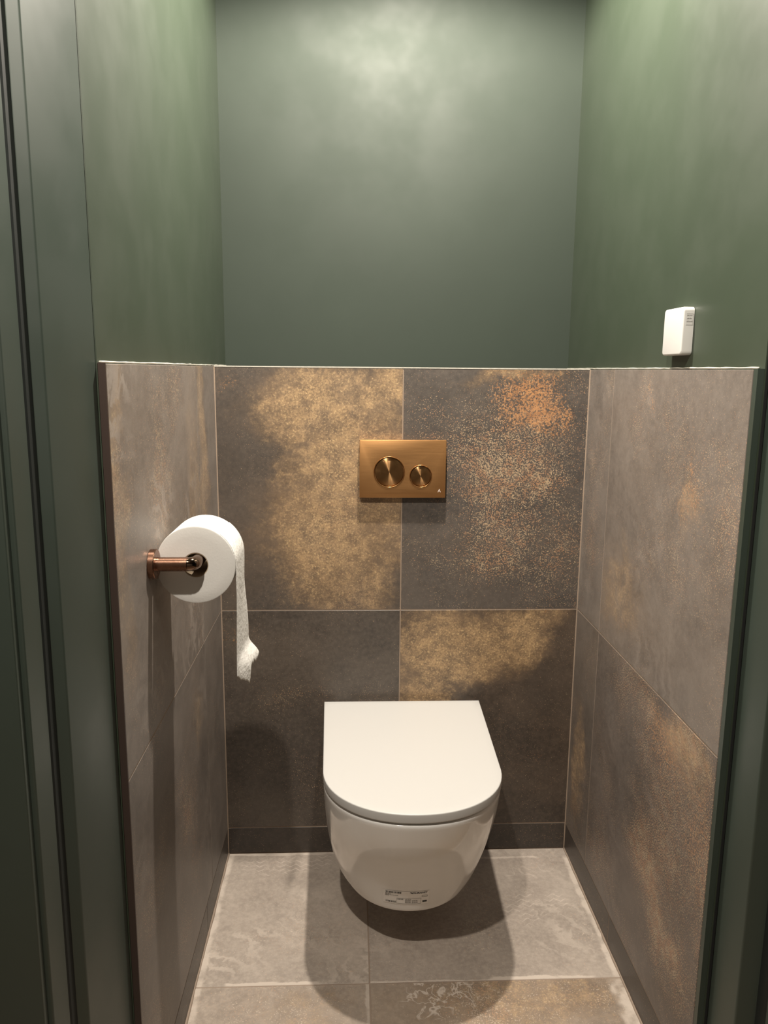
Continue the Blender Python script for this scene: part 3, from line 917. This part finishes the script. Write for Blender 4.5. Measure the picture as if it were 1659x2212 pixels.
fs = [(i * (NTT + 1) + j, i * (NTT + 1) + j + 1, (i + 1) * (NTT + 1) + j + 1, (i + 1) * (NTT + 1) + j) for i in range(NS) for j in range(NTT)]
sheet = link('loose_sheet', mesh('loose_sheet', vs, fs), M_crease, roll, True)
sol = sheet.modifiers.new('thickness', 'SOLIDIFY'); sol.thickness = 0.0004; sol.offset = 1.0

# ------------------------------------------------------------------ small white wall box
bxx0, bxx1 = W + PX - 0.0195, W + PX - 0.0006
wbox = empty('wall_sensor', (W + PX, -0.497, 1.303))
tag(wbox, 'small white rounded plastic box stuck on the green right wall', 'wall box')
bm = bmesh.new()
add_box(bm, bxx0, bxx1, -0.5400, -0.4560, 1.3035, 1.3850)
bmesh.ops.bevel(bm, geom=[e for e in bm.edges if abs((e.verts[0].co - e.verts[1].co).normalized().x) > 0.9], offset=0.0075, segments=5, profile=0.5, affect='EDGES')
ed = [e for e in bm.edges if all(abs(v.co.x - bxx0) < 1e-5 for v in e.verts)]
bmesh.ops.bevel(bm, geom=ed, offset=0.0030, segments=3, profile=0.5, affect='EDGES')
o = from_bm('housing', bm, M_white, wbox); autosmooth(o, 40)
box('back_plate', W + PX - 0.0007, W + PX - 0.0001, -0.534, -0.462, 1.309, 1.379, M_gap, wbox)
# printed label on the end that faces the door
YE = -0.5402
lab = box('label_plate', W - 0.0045, W + 0.0080, YE - 0.0001, YE + 0.0002, 1.3535, 1.3735, M_white, wbox)
V, Fc = [], []
def qd(x0, x1, z0, z1):
    b = len(V)
    y = YE - 0.0003
    V.extend([(x0, y, z0), (x1, y, z0), (x1, y, z1), (x0, y, z1)]); Fc.append((b, b + 1, b + 2, b + 3))
x0, x1 = W - 0.0042, W + 0.0076
qd(x0, x1, 1.3725, 1.3731); qd(x0, x1, 1.3540, 1.3545); qd(x1 - 0.0004, x1, 1.3545, 1.3725)
for zz, hh in ((1.3690, 0.0020), (1.3640, 0.0022), (1.3590, 0.0024)):
    x = x0 + 0.0008
    while x < x1 - 0.002:
        w = rng.uniform(0.0006, 0.0017)
        qd(x, min(x + w, x1 - 0.0012), zz, zz + hh * rng.uniform(0.6, 1)); x += w + 0.0006
link('small_print', mesh('small_print', V, Fc), M_inkgrey, lab)

# ------------------------------------------------------------------ ceiling downlights
def downlight(loc, label):
    e = empty('recessed_downlight', (loc[0], loc[1], CEIL))
    tag(e, label, 'lamp')
    bm = bmesh.new()
    lathe(bm, [(0.030, -0.0005), (0.043, -0.0005), (0.043, -0.004), (0.041, -0.006), (0.032, -0.006), (0.030, -0.004)], Matrix.Translation(e.location), 40, close=True)
    o = from_bm('trim_ring', bm, M_white, e, True); autosmooth(o, 30)
    bm = bmesh.new()
    lathe(bm, [(0, -0.0045), (0.0298, -0.0045), (0.0298, -0.0008), (0, -0.0008)], Matrix.Translation(e.location), 40)
    from_bm('lens', bm, M_lens, e)
downlight(LAMP_A, 'round white downlight in the ceiling above the toilet')
downlight(LAMP_B, 'round white downlight in the hall ceiling before the door')
downlight(LAMP_C, 'round white downlight in the hall ceiling, further left')
